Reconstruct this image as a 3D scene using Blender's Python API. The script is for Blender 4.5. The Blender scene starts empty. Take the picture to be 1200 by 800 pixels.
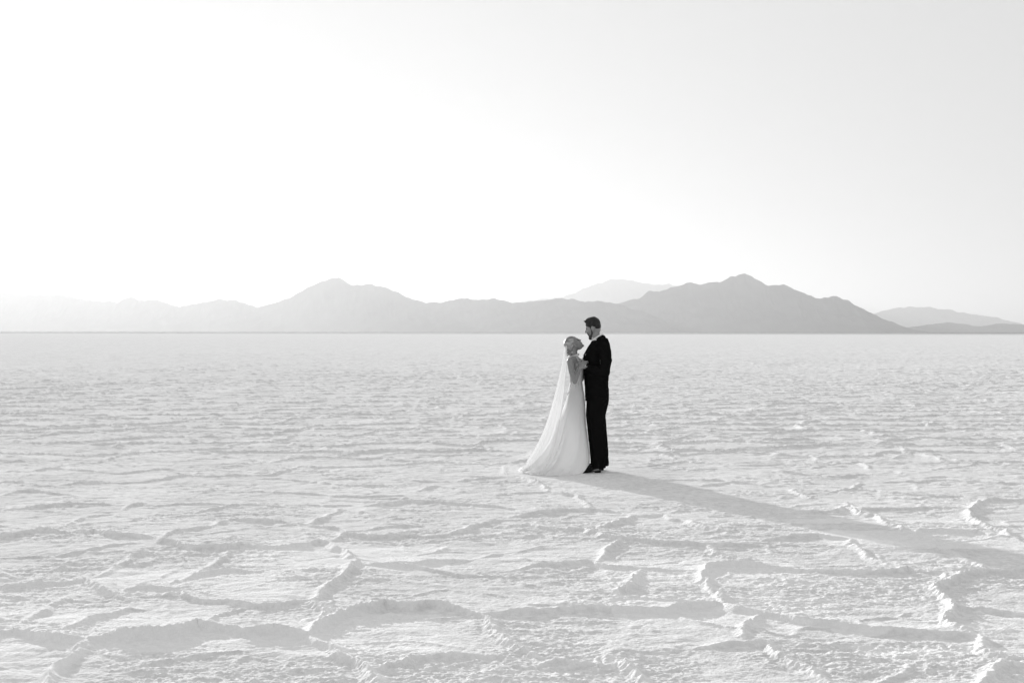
import bpy, bmesh, math, random
import numpy as np
from mathutils import Vector, Matrix, Quaternion

random.seed(4)
S = bpy.context.scene
COL = S.collection
RAD = math.radians

# ------------------------------------------------------------------ camera
cd = bpy.data.cameras.new('camera'); cam = bpy.data.objects.new('camera', cd); COL.objects.link(cam)
cd.lens = 50.0; cd.sensor_width = 36.0; cd.clip_start = 0.1; cd.clip_end = 200000.0
cam.location = (0.0, 0.0, 1.67)
cam.rotation_mode = 'QUATERNION'
cam.rotation_quaternion = Quaternion((1, 0, 0), RAD(90 - 0.36)) @ Quaternion((0, 0, 1), RAD(0.09))
S.camera = cam

# ------------------------------------------------------------------ sky and sun
SUN_EL, SUN_AZ = RAD(9.6), RAD(-22.5)          # azimuth measured from +Y towards +X
W = bpy.data.worlds.new('World'); S.world = W; W.use_nodes = True
nt = W.node_tree; nt.nodes.clear()
out = nt.nodes.new('ShaderNodeOutputWorld'); bg = nt.nodes.new('ShaderNodeBackground')
sky = nt.nodes.new('ShaderNodeTexSky'); sky.sky_type = 'NISHITA'; sky.sun_disc = False
sky.sun_elevation = SUN_EL; sky.sun_rotation = SUN_AZ
sky.air_density = 1.0; sky.dust_density = 3.0; sky.ozone_density = 1.0; sky.altitude = 1280
bw = nt.nodes.new('ShaderNodeRGBToBW')         # black-and-white photograph: the sky keeps only its luminance
# high thin haze evens the real sky out: compress its range before it lights the scene
pw = nt.nodes.new('ShaderNodeMath'); pw.operation = 'POWER'; pw.inputs[1].default_value = 0.05
ml = nt.nodes.new('ShaderNodeMath'); ml.operation = 'MULTIPLY'; ml.inputs[1].default_value = 2.5
nt.links.new(sky.outputs[0], bw.inputs[0]); nt.links.new(bw.outputs[0], pw.inputs[0]); nt.links.new(pw.outputs[0], ml.inputs[0])
nt.links.new(ml.outputs[0], bg.inputs[0])
bg.inputs[1].default_value = 0.15
nt.links.new(bg.outputs[0], out.inputs[0])
sd = bpy.data.lights.new('sun', 'SUN'); sun = bpy.data.objects.new('sun', sd); COL.objects.link(sun)
sd.energy = 5.0; sd.angle = RAD(0.8); sd.color = (1, 1, 1)
sdir = Vector((math.sin(SUN_AZ) * math.cos(SUN_EL), math.cos(SUN_AZ) * math.cos(SUN_EL), math.sin(SUN_EL)))
sun.rotation_euler = sdir.to_track_quat('Z', 'Y').to_euler()
sun.location = (-10, 20, 12)
S.view_settings.view_transform = 'Standard'; S.view_settings.look = 'None'
S.view_settings.gamma = 1.0; S.view_settings.exposure = 0.76
S.cycles.use_denoising = True
S.cycles.max_bounces = 8; S.cycles.transparent_max_bounces = 16; S.cycles.volume_bounces = 1

# ------------------------------------------------------------------ helpers
def tag(o, label=None, cat=None, group=None, kind=None):
    for k, v in (('label', label), ('category', cat), ('group', group), ('kind', kind)):
        if v: o[k] = v
    return o

def mat(name, val, rough=0.7, spec=0.3):
    m = bpy.data.materials.new(name); m.use_nodes = True
    b = m.node_tree.nodes['Principled BSDF']
    b.inputs['Base Color'].default_value = (val, val, val, 1)
    b.inputs['Roughness'].default_value = rough
    b.inputs['Specular IOR Level'].default_value = spec
    return m, m.node_tree, b

def add_bump(t, b, scale, strength, dist, detail=4.0, stretch=None, lo=None, hi=None):
    """fine relief (and optional albedo variation) in object space"""
    tc = t.nodes.new('ShaderNodeTexCoord'); n = t.nodes.new('ShaderNodeTexNoise')
    n.inputs['Scale'].default_value = scale; n.inputs['Detail'].default_value = detail
    src = tc.outputs['Object']
    if stretch:
        mp = t.nodes.new('ShaderNodeMapping'); mp.inputs['Scale'].default_value = stretch
        t.links.new(src, mp.inputs[0]); src = mp.outputs[0]
    t.links.new(src, n.inputs['Vector'])
    bp = t.nodes.new('ShaderNodeBump'); bp.inputs['Strength'].default_value = strength
    bp.inputs['Distance'].default_value = dist
    t.links.new(n.outputs[0], bp.inputs['Height']); t.links.new(bp.outputs[0], b.inputs['Normal'])
    if lo is not None:
        r = t.nodes.new('ShaderNodeMapRange'); r.inputs['To Min'].default_value = lo; r.inputs['To Max'].default_value = hi
        r.inputs['From Min'].default_value = 0.3; r.inputs['From Max'].default_value = 0.7
        t.links.new(n.outputs[0], r.inputs[0]); t.links.new(r.outputs[0], b.inputs['Base Color'])
    return n

def _hash(ix, iy, seed):
    h = (ix.astype(np.int64) * 374761393 + iy.astype(np.int64) * 668265263 + seed * 2246822519) & 0xffffffff
    h = ((h ^ (h >> 13)) * 1274126177) & 0xffffffff
    h = ((h ^ (h >> 16)) * 2654435761) & 0xffffffff
    return ((h ^ (h >> 15)) & 0xffffff).astype(np.float32) / 16777216.0

def gnoise(x, y, seed=0):
    """gradient noise, about -1..1"""
    xi = np.floor(x); yi = np.floor(y)
    fx = (x - xi).astype(np.float32); fy = (y - yi).astype(np.float32)
    xi = xi.astype(np.int64); yi = yi.astype(np.int64)
    u = fx * fx * fx * (fx * (fx * 6 - 15) + 10); v = fy * fy * fy * (fy * (fy * 6 - 15) + 10)
    def g(a, b):
        t = _hash(xi + a, yi + b, seed) * (2 * math.pi)
        return np.cos(t) * (fx - a) + np.sin(t) * (fy - b)
    return ((g(0, 0) * (1 - u) + g(1, 0) * u) * (1 - v) + (g(0, 1) * (1 - u) + g(1, 1) * u) * v) * 1.5

def fbm(x, y, seed=0, oct=4, gain=0.5):
    s = 0; a = 1.0
    for k in range(oct):
        s = s + a * gnoise(x * 2**k + 17.3 * k, y * 2**k - 9.1 * k, seed + k); a *= gain
    return s

def voronoi_edge(x, y, seed):
    """distance to the nearest cell border (unit cells) and the hash of the two cells sharing it"""
    xi = np.floor(x).astype(np.int64); yi = np.floor(y).astype(np.int64)
    f1 = np.full(x.shape, 9.0, np.float32); f2 = f1.copy()
    x1 = np.zeros_like(f1); y1 = x1.copy(); x2 = x1.copy(); y2 = x1.copy()
    for a in (-1, 0, 1):
        for b in (-1, 0, 1):
            px = (xi + a + _hash(xi + a, yi + b, seed) - x).astype(np.float32)
            py = (yi + b + _hash(xi + a, yi + b, seed + 7) - y).astype(np.float32)
            d = px * px + py * py
            n1 = d < f1; n2 = (~n1) & (d < f2)
            f2 = np.where(n1, f1, np.where(n2, d, f2)); x2 = np.where(n1, x1, np.where(n2, px, x2)); y2 = np.where(n1, y1, np.where(n2, py, y2))
            f1 = np.where(n1, d, f1); x1 = np.where(n1, px, x1); y1 = np.where(n1, py, y1)
    L = np.sqrt((x2 - x1)**2 + (y2 - y1)**2) + 1e-4
    dist = (f2 - f1) / (2 * L)
    mx = np.floor((x + (x1 + x2) / 2) * 4); my = np.floor((y + (y1 + y2) / 2) * 4)
    return dist, _hash(mx, my, seed + 3)

def mesh_obj(name, verts, faces, m, parent=None, smooth=True):
    me = bpy.data.meshes.new(name)
    me.from_pydata([tuple(v) for v in verts], [], faces)
    me.polygons.foreach_set('use_smooth', [smooth] * len(me.polygons)); me.update()
    if m: me.materials.append(m)
    o = bpy.data.objects.new(name, me); COL.objects.link(o); o.parent = parent
    return o

def quads_obj(name, co, quads, m, parent=None):
    """big meshes straight from arrays"""
    me = bpy.data.meshes.new(name)
    me.vertices.add(len(co)); me.vertices.foreach_set('co', co.astype(np.float32).ravel())
    n = len(quads); me.loops.add(n * 4); me.loops.foreach_set('vertex_index', quads.astype(np.int32).ravel())
    me.polygons.add(n); me.polygons.foreach_set('loop_start', np.arange(n, dtype=np.int32) * 4)
    me.polygons.foreach_set('use_smooth', np.ones(n, dtype=bool))
    me.update(calc_edges=True); me.materials.append(m)
    o = bpy.data.objects.new(name, me); COL.objects.link(o); o.parent = parent
    return o

def smoothstep(a, b, x):
    t = np.clip((x - a) / (b - a), 0, 1); return t * t * (3 - 2 * t)
# ------------------------------------------------------------------ the salt flat (one sheet out past the mountains)
# pressure ridges near the couple: (height m, 1 = crumbly, centre line in metres on the ground)
RIDGES = [
 (0.07, 0, [(-2.97,7.61),(-2.79,7.77),(-2.73,7.82),(-2.6,7.71),(-2.47,7.63),(-2.36,7.61),(-2.25,7.61)]),
 (0.08, 0, [(-2.24,7.58),(-2.24,7.4),(-2.21,7.21),(-2.2,7.03),(-2.19,6.81),(-2.1,6.46)]),
 (0.11, 0, [(-2.24,7.58),(-2.15,7.66),(-2.02,7.7),(-1.89,7.79),(-1.84,7.9),(-1.78,8.0),(-1.67,7.96),(-1.56,7.9),(-1.45,7.79),(-1.41,7.85),(-1.33,7.9),(-1.24,7.88),(-1.13,7.82)]),
 (0.05, 0, [(-3.31,9.29),(-3.16,9.37),(-2.97,9.44),(-2.84,9.55),(-2.66,9.25),(-2.46,8.92)]),
 (0.04, 0, [(-2.46,8.92),(-2.48,9.17),(-2.34,9.29),(-2.22,9.21)]),
 (0.04, 0, [(-2.26,9.41),(-2.2,9.57),(-2.12,9.73),(-1.98,9.91),(-1.78,9.86)]),
 (0.05, 0, [(-2.18,9.02),(-2.11,9.1),(-1.95,8.84),(-1.78,8.78),(-1.63,8.67),(-1.55,8.61),(-1.39,8.64),(-1.26,8.78)]),
 (0.035, 0, [(-2.5,7.93),(-2.45,8.16),(-2.38,8.35),(-2.32,8.61),(-2.24,8.57)]),
 (0.03, 0, [(-2.72,7.85),(-2.76,7.99),(-2.8,8.22),(-2.8,8.47),(-2.8,8.88),(-2.65,8.84)]),
 (0.025, 1, [(-1.62,8.64),(-1.7,8.38),(-1.74,8.13)]),
 (0.02, 0, [(-2.45,7.77),(-2.28,7.79),(-2.13,7.9),(-1.91,7.96)]),
 (0.085, 0, [(-1.13,7.82),(-1.09,8.1),(-1.02,8.29),(-0.89,8.44),(-0.77,8.57),(-0.61,8.53),(-0.49,8.59),(-0.39,8.57),(-0.25,8.41),(-0.17,8.32)]),
 (0.05, 1, [(-0.17,8.32),(-0.11,8.1),(-0.06,7.88),(-0.02,7.66),(0.03,7.5),(0.1,7.31)]),
 (0.055, 0, [(-0.18,8.35),(-0.06,8.38),(0.0,8.41),(0.13,8.41),(0.25,8.44),(0.42,8.51),(0.55,8.51),(0.7,8.46),(0.81,8.44),(0.92,8.44),(1.09,8.54),(1.24,8.71),(1.3,8.67)]),
 (0.07, 0, [(1.3,8.67),(1.38,8.51),(1.44,8.41),(1.5,8.35),(1.63,8.25),(1.73,8.13),(1.86,8.1),(1.94,7.99),(2.02,7.93),(2.15,7.88),(2.29,7.82),(2.45,7.79),(2.54,7.77)]),
 (0.065, 0, [(-1.13,7.82),(-1.02,7.58),(-0.92,7.45),(-0.82,7.26),(-0.74,7.07),(-0.67,6.86),(-0.61,6.61)]),
 (0.06, 0, [(-0.67,6.94),(-0.62,7.07),(-0.53,7.12),(-0.5,7.21),(-0.38,7.26),(-0.27,7.31),(-0.11,7.31)]),
 (0.055, 0, [(-1.26,8.78),(-1.19,9.1),(-1.17,9.49),(-1.14,10.0),(-1.14,10.37)]),
 (0.045, 1, [(-1.26,8.78),(-1.17,8.54),(-1.11,8.38),(-1.11,8.1)]),
 (0.035, 0, [(-1.07,10.18),(-0.92,10.18),(-0.68,10.13),(-0.49,9.91),(-0.29,9.78),(-0.07,9.73),(0.0,9.69)]),
 (0.045, 0, [(-1.14,10.37),(-0.98,10.18),(-0.69,10.23),(-0.54,10.37),(-0.36,10.42)]),
 (0.045, 0, [(0.0,9.95),(0.23,10.13),(0.43,10.18),(0.55,10.23),(0.66,10.04),(0.82,10.0),(1.04,9.92),(1.25,9.91)]),
 (0.045, 1, [(0.89,9.86),(0.8,9.49),(0.72,9.17),(0.66,8.99)]),
 (0.06, 0, [(1.24,9.41),(1.3,9.73),(1.38,10.0),(1.6,10.18),(1.82,10.1),(1.98,9.95),(2.2,9.89),(2.43,9.86),(2.6,9.86),(2.77,10.04),(2.81,9.86),(2.96,9.73)]),
 (0.05, 1, [(1.3,9.73),(1.3,9.33),(1.31,9.02),(1.31,8.71)]),
 (0.04, 1, [(1.45,8.41),(1.34,8.05),(1.28,7.77)]),
 (0.05, 0, [(0.14,7.14),(0.21,7.17),(0.32,7.1),(0.44,7.05),(0.52,7.07)]),
 (0.045, 1, [(0.44,7.36),(0.51,7.17),(0.55,7.07),(0.6,6.94),(0.64,6.65)]),
 (0.045, 0, [(0.97,7.5),(1.08,7.58),(1.2,7.61),(1.37,7.63)]),
 (0.025, 0, [(0.61,8.81),(0.75,8.92),(0.93,8.84),(1.12,8.81),(1.26,8.74)]),
 (0.03, 0, [(0.68,8.05),(0.74,8.09),(0.81,7.93)]),
 (0.055, 1, [(2.96,9.73),(2.93,9.53),(2.74,9.17),(2.68,8.95),(2.72,8.71),(2.6,8.41),(2.49,8.16),(2.49,7.99),(2.55,7.79)]),
 (0.06, 0, [(2.9,9.49),(3.08,9.69),(3.25,9.86),(3.33,9.82),(3.55,9.86),(3.83,9.82)]),
 (0.05, 0, [(2.73,8.71),(2.8,8.57),(2.91,8.44),(3.0,8.35),(3.17,8.29)]),
 (0.05, 1, [(2.55,7.79),(2.5,7.55),(2.5,7.36),(2.53,7.19),(2.58,7.17),(2.68,7.14)]),
 (0.065, 0, [(2.72,7.12),(2.55,7.1),(2.44,7.07),(2.34,6.94),(2.19,6.65)]),
 (0.045, 0, [(1.37,7.61),(1.39,7.36),(1.44,7.12),(1.49,6.99),(1.51,6.73)]),
 (0.02, 0, [(2.28,8.22),(2.39,8.16),(2.5,8.22)]),
 (0.03, 0, [(-5.69,15.82),(-5.46,15.71),(-5.18,15.42),(-4.93,15.42)]),
 (0.04, 0, [(-5.18,14.39),(-5.14,14.77),(-4.97,14.87),(-4.73,14.67),(-4.47,14.48),(-4.31,14.29)]),
 (0.03, 0, [(-5.78,16.9),(-5.66,17.24),(-5.43,17.24),(-5.02,16.97),(-4.63,16.77),(-4.37,17.16),(-4.27,17.35),(-3.97,17.08)]),
 (0.035, 0, [(-4.9,15.49),(-4.76,15.71),(-4.49,15.75),(-4.15,15.82),(-3.97,16.05),(-3.8,16.47),(-3.53,16.33),(-2.98,16.57)]),
 (0.04, 0, [(-4.78,13.27),(-4.59,13.43),(-4.38,13.6),(-4.17,13.76),(-3.89,13.65),(-3.66,13.55)]),
 (0.035, 0, [(-3.64,13.27),(-3.61,13.76),(-3.41,13.55),(-3.17,13.65),(-2.87,13.65),(-2.75,13.6)]),
 (0.055, 0, [(-4.35,11.37),(-4.14,11.49),(-4.03,11.67),(-3.91,11.9),(-3.71,11.73)]),
 (0.045, 0, [(-3.71,11.73),(-3.52,11.73),(-3.49,11.82),(-3.31,11.61),(-3.12,11.55),(-2.88,11.43)]),
 (0.025, 0, [(-3.8,12.05),(-3.85,12.53),(-3.84,12.81),(-3.62,12.96)]),
 (0.06, 0, [(-2.88,11.43),(-2.7,11.2),(-2.52,10.98),(-2.36,10.87),(-2.18,10.93),(-2.16,11.07),(-1.97,10.96)]),
 (0.025, 0, [(-2.96,11.2),(-3.14,11.04),(-3.23,10.77),(-3.39,10.52),(-3.77,10.47)]),
 (0.035, 0, [(-2.81,11.49),(-2.76,11.86),(-2.62,12.05),(-2.49,12.6),(-2.25,12.53),(-2.05,12.46),(-1.77,12.32)]),
 (0.04, 0, [(-2.12,10.77),(-2.13,10.37),(-2.14,10.0),(-2.14,9.69)]),
 (0.03, 0, [(-2.89,13.04),(-2.79,13.27),(-2.65,13.6),(-2.48,13.76)]),
 (0.03, 0, [(-2.79,9.69),(-2.81,10.09),(-2.79,10.57),(-2.7,10.72)]),
 (0.05, 0, [(-3.85,10.27),(-3.57,9.91),(-3.39,9.61)]),
 (0.02, 0, [(-3.48,9.91),(-3.37,10.0)]),
 (0.035, 0, [(-2.97,16.52),(-2.81,16.57),(-2.72,16.97),(-2.6,17.51),(-2.34,17.35),(-1.85,17.62),(-1.39,17.85),(-1.14,18.14),(-0.82,18.28),(-0.54,17.9),(-0.11,17.79)]),
 (0.03, 0, [(-0.11,17.7),(-0.1,16.52)]),
 (0.03, 0, [(-0.81,15.82),(-0.57,15.93),(-0.34,16.28),(-0.1,16.4),(0.0,16.4)]),
 (0.03, 0, [(-2.9,16.09),(-2.67,16.16),(-2.39,15.93),(-2.07,15.71),(-1.8,15.38),(-1.48,15.38),(-1.19,15.28)]),
 (0.03, 0, [(-1.35,16.09),(-1.08,15.93),(-0.81,15.82)]),
 (0.035, 0, [(-1.0,14.87),(-0.81,15.38),(-0.61,15.17),(-0.49,14.97)]),
 (0.03, 0, [(-2.68,14.87),(-2.35,14.67),(-2.06,14.61),(-1.77,14.42),(-1.47,14.39),(-1.13,14.48)]),
 (0.03, 0, [(-1.98,13.76),(-1.78,13.65),(-1.53,13.65)]),
 (0.045, 0, [(-1.44,13.51),(-1.23,13.71),(-1.05,13.99),(-0.79,13.85),(-0.41,13.76),(0.0,13.43)]),
 (0.035, 0, [(-1.77,12.32),(-1.68,12.89),(-1.6,13.35),(-1.5,13.19)]),
 (0.04, 0, [(-1.77,12.32),(-1.54,12.12),(-1.38,11.92)]),
 (0.03, 0, [(-1.38,11.92),(-1.22,11.99),(-0.92,12.25),(-0.77,12.18)]),
 (0.055, 0, [(-1.98,10.98),(-1.81,10.98),(-1.61,11.04),(-1.5,11.26),(-1.37,10.98),(-1.21,10.62),(-1.12,10.37)]),
 (0.045, 0, [(-1.42,11.37),(-1.36,11.73),(-1.11,11.55),(-0.87,11.65),(-0.69,11.53),(-0.52,11.65),(-0.36,11.99),(-0.19,12.39),(-0.06,12.6),(0.0,12.6)]),
 (0.02, 0, [(-0.7,10.67),(-0.57,10.77),(-0.47,11.09)]),
 (0.02, 0, [(-0.31,10.47),(0.0,10.77)]),
 (0.045, 1, [(0.0,16.4),(0.15,16.28),(0.35,15.49),(0.38,14.87),(0.65,14.48),(0.71,13.94),(0.75,13.43)]),
 (0.03, 0, [(0.0,14.77),(0.38,14.87)]),
 (0.045, 0, [(0.0,12.81),(0.2,13.12),(0.52,13.27),(0.74,13.38),(0.9,13.27),(1.13,12.96)]),
 (0.05, 0, [(1.13,12.96),(1.36,12.92),(1.51,12.6),(1.6,12.25),(1.7,12.05),(1.79,11.8)]),
 (0.05, 0, [(0.0,12.18),(0.15,12.18),(0.32,11.99),(0.64,11.92),(0.74,11.49),(0.94,11.37),(1.17,11.18),(1.41,11.09),(1.67,11.15),(1.88,11.2)]),
 (0.04, 1, [(0.67,11.99),(0.89,12.39),(1.13,12.96)]),
 (0.045, 0, [(0.85,11.37),(0.71,10.77),(0.62,10.32)]),
 (0.04, 1, [(1.51,11.09),(1.53,10.77),(1.62,10.47)]),
 (0.04, 0, [(1.13,17.56),(1.32,16.9),(1.5,16.16),(1.68,16.05),(2.04,16.0),(2.29,15.93),(2.42,15.82),(2.78,15.42)]),
 (0.03, 1, [(2.43,15.86),(2.23,15.49),(2.08,15.38)]),
 (0.03, 1, [(1.87,17.85),(2.09,17.43),(2.26,17.16)]),
 (0.035, 0, [(3.09,17.16),(3.44,16.65),(3.76,16.4),(4.12,16.65)]),
 (0.035, 0, [(4.46,18.14),(4.36,17.29),(4.56,16.9),(4.72,16.4)]),
 (0.035, 0, [(4.16,15.93),(4.54,15.93),(4.92,16.16),(5.16,16.0),(5.43,15.82),(5.65,15.71)]),
 (0.03, 1, [(3.87,15.82),(3.64,15.17),(3.37,14.87)]),
 (0.03, 0, [(3.71,15.17),(3.99,14.77),(4.34,14.48),(4.56,14.48)]),
 (0.04, 1, [(2.91,15.17),(2.97,14.67),(3.05,14.11)]),
 (0.045, 0, [(2.36,13.12),(2.66,13.12),(2.93,13.19),(3.12,13.43),(3.26,13.85),(3.26,13.6),(3.32,13.43),(3.46,13.43),(3.95,13.51),(4.35,13.48)]),
 (0.045, 1, [(3.2,13.6),(3.21,13.19),(3.29,12.81),(3.29,12.46),(3.31,11.99),(3.31,11.67)]),
 (0.045, 0, [(3.31,11.67),(3.42,11.92),(3.63,11.8),(3.89,11.8),(3.98,11.55),(4.11,11.43)]),
 (0.055, 1, [(4.63,14.02),(4.25,13.19),(4.08,12.6),(4.08,12.32),(4.11,11.92),(4.07,11.55)]),
 (0.055, 0, [(4.63,14.02),(4.82,14.17),(5.08,14.11),(5.47,14.02)]),
 (0.045, 0, [(2.05,11.37),(2.29,11.55),(2.46,11.61),(2.69,11.43)]),
 (0.04, 1, [(2.69,11.43),(2.66,10.87),(2.67,10.47),(2.69,10.18),(2.75,10.09)]),
 (0.03, 0, [(3.16,11.2),(3.26,10.98),(3.33,10.57),(3.36,10.18),(3.31,10.0)]),
]
MAIN_CREST = [(-11524,510,22600),(-9780,647,21737),(-8620,540,21133),(-7823,641,20701),(-7358,584,20442),(-6901,540,20183),(-6234,530,19795),(-5873,453,19579),(-5307,417,19234),(-5169,478,19147),(-5100,488,19104),(-5004,435,19044),(-4692,442,18845),(-4558,389,18759),(-4358,342,18629),(-4032,393,18414),(-3775,428,18241),(-3585,425,18112),(-3398,384,17982),(-3188,322,17835),(-2970,367,17680),(-2731,442,17507),(-2554,527,17378),(-2357,616,17231),(-2185,673,17102),(-2072,675,17015),(-1904,578,16886),(-1652,577,16687),(-1469,542,16541),(-1225,427,16342),(-1070,371,16213),(-816,342,15997),(-666,372,15867),(-500,402,15721),(-423,367,15652),(-185,381,15436),(0,331,15263),(270,343,15004),(505,369,14771),(699,333,14573),(907,329,14400),(1080,299,14400),(1296,230,14400),(1555,126,14400),(1831,5,14400)]
NEAR_CREST = [(372,15),(837,219),(1116,326),(1395,391),(1488,470),(1599,461),(1785,526),(1906,554),(2092,554),(2278,573),(2390,638),(2529,661),(2603,638),(2789,526),(2948,554),(3087,484),(3347,382),(3533,419),(3673,345),(3952,205),(4184,103),(4370,43),(4649,6)]
BACK_CREST = [(-972,285),(0,577),(405,641),(972,698),(1296,844),(1620,965),(2025,1063),(2268,1014),(2672,941),(2996,949),(3239,884),(4049,641),(4859,382),(5831,155)]
FAR_CREST = [(6047,60),(6719,279),(7139,396),(7475,497),(7810,539),(8398,506),(8902,413),(9490,329),(9826,245),(10078,178),(10750,262),(11590,144),(12597,27)]
LOW_CREST = [(4127,6),(4463,68),(4703,102),(4895,126),(5087,107),(5279,78),(5471,116),(5759,102),(6143,131),(6719,92),(7391,15)]

def salt_height(x, y):
    r = np.sqrt(x * x + y * y)
    wx = x + 0.045 * gnoise(x * 3.1, y * 3.1, 11) + 0.008 * gnoise(x * 11, y * 11, 13)
    wy = y + 0.045 * gnoise(x * 3.1 + 50, y * 3.1, 12) + 0.008 * gnoise(x * 11 + 50, y * 11, 14)
    h = np.zeros_like(x); ox = np.zeros_like(x); oy = np.zeros_like(x); crest = np.zeros_like(x)
    rough = gnoise(x * 16, y * 16, 21); rough2 = gnoise(x * 34, y * 34, 22)
    # ridges that outline the big plates close by
    for hh, cl, pts in RIDGES:
        hh = min(hh, 0.09) * (0.64 + 0.10 * min(max((hh - 0.05) / 0.05, 0), 1)) + 0.004
        P = np.array(pts); lo = P.min(0) - 0.7; hi = P.max(0) + 0.7
        idx = np.nonzero((x > lo[0]) & (x < hi[0]) & (y > lo[1]) & (y < hi[1]))[0]
        if not len(idx): continue
        X = wx[idx]; Y = wy[idx]; best = np.full(X.shape, 9.0); bt = np.zeros(X.shape); sg = np.zeros(X.shape); nx = np.zeros(X.shape); ny = np.zeros(X.shape); acc = 0; tot = 0
        seg = [np.hypot(*(P[i + 1] - P[i])) for i in range(len(P) - 1)]; tot = sum(seg)
        for i in range(len(P) - 1):
            a = P[i]; d = P[i + 1] - a; L2 = max(float(d @ d), 1e-6)
            t = np.clip(((X - a[0]) * d[0] + (Y - a[1]) * d[1]) / L2, 0, 1)
            D = np.hypot(X - a[0] - t * d[0], Y - a[1] - t * d[1])
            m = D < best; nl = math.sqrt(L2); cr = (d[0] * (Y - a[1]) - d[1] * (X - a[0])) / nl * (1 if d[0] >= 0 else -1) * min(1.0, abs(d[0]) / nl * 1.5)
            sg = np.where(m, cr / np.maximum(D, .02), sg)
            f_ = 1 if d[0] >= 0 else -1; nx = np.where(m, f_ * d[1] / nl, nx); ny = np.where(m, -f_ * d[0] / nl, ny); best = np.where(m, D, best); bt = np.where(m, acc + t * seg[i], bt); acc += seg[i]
        ends = 0.55 + 0.45 * np.clip(np.minimum(bt, tot - bt) / 0.25, 0, 1)
        var = 0.9 + 0.35 * gnoise(bt * 1.7, bt * 0 + hh * 991, 5)
        w = 0.020 + 0.20 * hh
        back = np.clip(sg, -1, 1) * 0.5 + 0.5           # plates lift gently towards the ridge from behind, drop short in front
        prof = 0.60 * np.exp(-(best / w) ** 1.6) + 0.40 * np.exp(-best / (w * (1.6 + 5.5 * back)))
        # the lip is undercut: a small gutter runs along its front foot
        gutter = np.exp(-((best - 2.4 * w) / (0.9 * w)) ** 2) * (1 - back)
        prof = prof - 0.20 * gutter
        lip = np.exp(-(best / (1.5 * w)) ** 2) * hh * 0.8 * ends
        ox[idx] += nx * lip * 0.28; oy[idx] += ny * lip * 0.28
        crest[idx] = np.maximum(crest[idx], np.exp(-((best * np.sign(sg) - 0.5 * w) / (1.0 * w)) ** 2) * min(1, hh / 0.03))  # mask for the painted sunlit rim, set just behind each crest line
        if cl: prof = prof * (1.1 + 0.35 * rough[idx] + 0.35 * rough2[idx])
        else: prof = prof * (1 + 0.10 * rough[idx] + 0.09 * rough2[idx])
        v_ = RSCALE * hh * var * ends * prof; h[idx] = np.where(v_ < 0, np.minimum(h[idx], v_) * (h[idx] <= 0) + h[idx] * (h[idx] > 0), np.maximum(h[idx], v_))
    # plates further away and to the sides
    outside = np.maximum(smoothstep(17.0, 19.5, y), smoothstep(0.36, 0.42, np.abs(x) / np.maximum(y, 0.1)))
    outside = np.maximum(outside, 1 - smoothstep(5.0, 6.4, y))
    ux = x + 0.30 * fbm(x * 0.9, y * 0.9, 31, 3); uy = y + 0.30 * fbm(x * 0.9 + 40, y * 0.9, 32, 3)
    for size, amp, sd_, keep, inn in ((1.9, 0.047, 41, -0.3, 0.12), (0.85, 0.026, 42, 0.0, 0.45)):
        d, hs = voronoi_edge(ux / size, uy / (size * 0.8), sd_)
        d = d * size
        k = smoothstep(keep, keep + 0.5, hs) * (0.85 + 0.28 * gnoise(x * 1.3, y * 1.3, sd_ + 3)) * (0.95 + 0.35 * gnoise(x * 0.11, y * 0.09, sd_ + 9))
        w = 0.022 + 0.007 * size
        prof = 0.62 * np.exp(-(d / w) ** 1.5) + 0.38 * np.exp(-d / (3 * w))
        prof = prof * (1 + 0.08 * rough)
        h = np.maximum(h, RSCALE * amp * k * prof * (outside * (1 - inn) + inn) * (1 + 0.25 * smoothstep(20, 45, y)))
    # crust: soft swells, crumbs gathered in patches
    patch = smoothstep(-0.35, 0.45, fbm(x * 0.8, y * 0.8, 51, 3))
    h = h + 0.012 * fbm(x * 0.55, y * 0.55, 52, 3)
    h = h + 0.010 * np.abs(fbm(x * 2.6, y * 3.6, 53, 2)) 
    crumb = 0.0062 * fbm(x * 4.5, y * 6.5, 54, 3) + 0.0045 * np.maximum(0, fbm(x * 20, y * 20, 55, 2)) + 0.0034 * rough2 + 0.0028 * gnoise(x * 66, y * 66, 57)
    h = h + crumb * (0.40 + 1.05 * patch)
    h = h + 0.05 * fbm(x * 0.06, y * 0.06, 56, 2) * smoothstep(25, 70, r)
    # trodden ground under the couple
    foot = np.exp(-(((x - 0.75) / 0.85) ** 2 + ((y - 17.0) / 0.75) ** 2) ** 2)
    h = h * (1 - 0.93 * foot)
    return h * (1 - smoothstep(250, 420, r)), ox, oy, crest
RSCALE = 1.0

fine = np.arange(-RAD(24), RAD(24) + 1e-6, 0.00125)
m1 = np.linspace(RAD(24), RAD(50), 120)[1:]; m2 = np.linspace(RAD(50), RAD(180), 90)[1:-1]
ang = np.concatenate([-m2[::-1] , -m1[::-1], fine, m1, m2, [math.pi]])
rs = [0.0, 0.4]
while rs[-1] < 70000:
    r = rs[-1]
    rs.append(r * (1.06 if r < 4.5 else 1.0014 if 6.5 < r < 14 else 1.0019 if r < 62 else 1.0024 if r < 110 else 1.0035 if r < 330 else 1.05))
rs = np.array(rs)
AA, RR = np.meshgrid(ang, rs)
gx = (RR * np.sin(AA)).ravel(); gy = (RR * np.cos(AA)).ravel()
gz = np.zeros_like(gx); gc = np.zeros_like(gx); near = np.nonzero(RR.ravel() < 425)[0]
for part in np.array_split(near, 6):
    gz[part], ox_, oy_, cr_ = salt_height(gx[part], gy[part])
    gx[part] += ox_; gy[part] += oy_; gc[part] = cr_
nA, nR = len(ang), len(rs)
co = np.stack([gx, gy, gz], 1)
i = np.arange(nR - 1)[:, None] * nA; j = np.arange(nA)[None, :]; j2 = (j + 1) % nA
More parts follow.
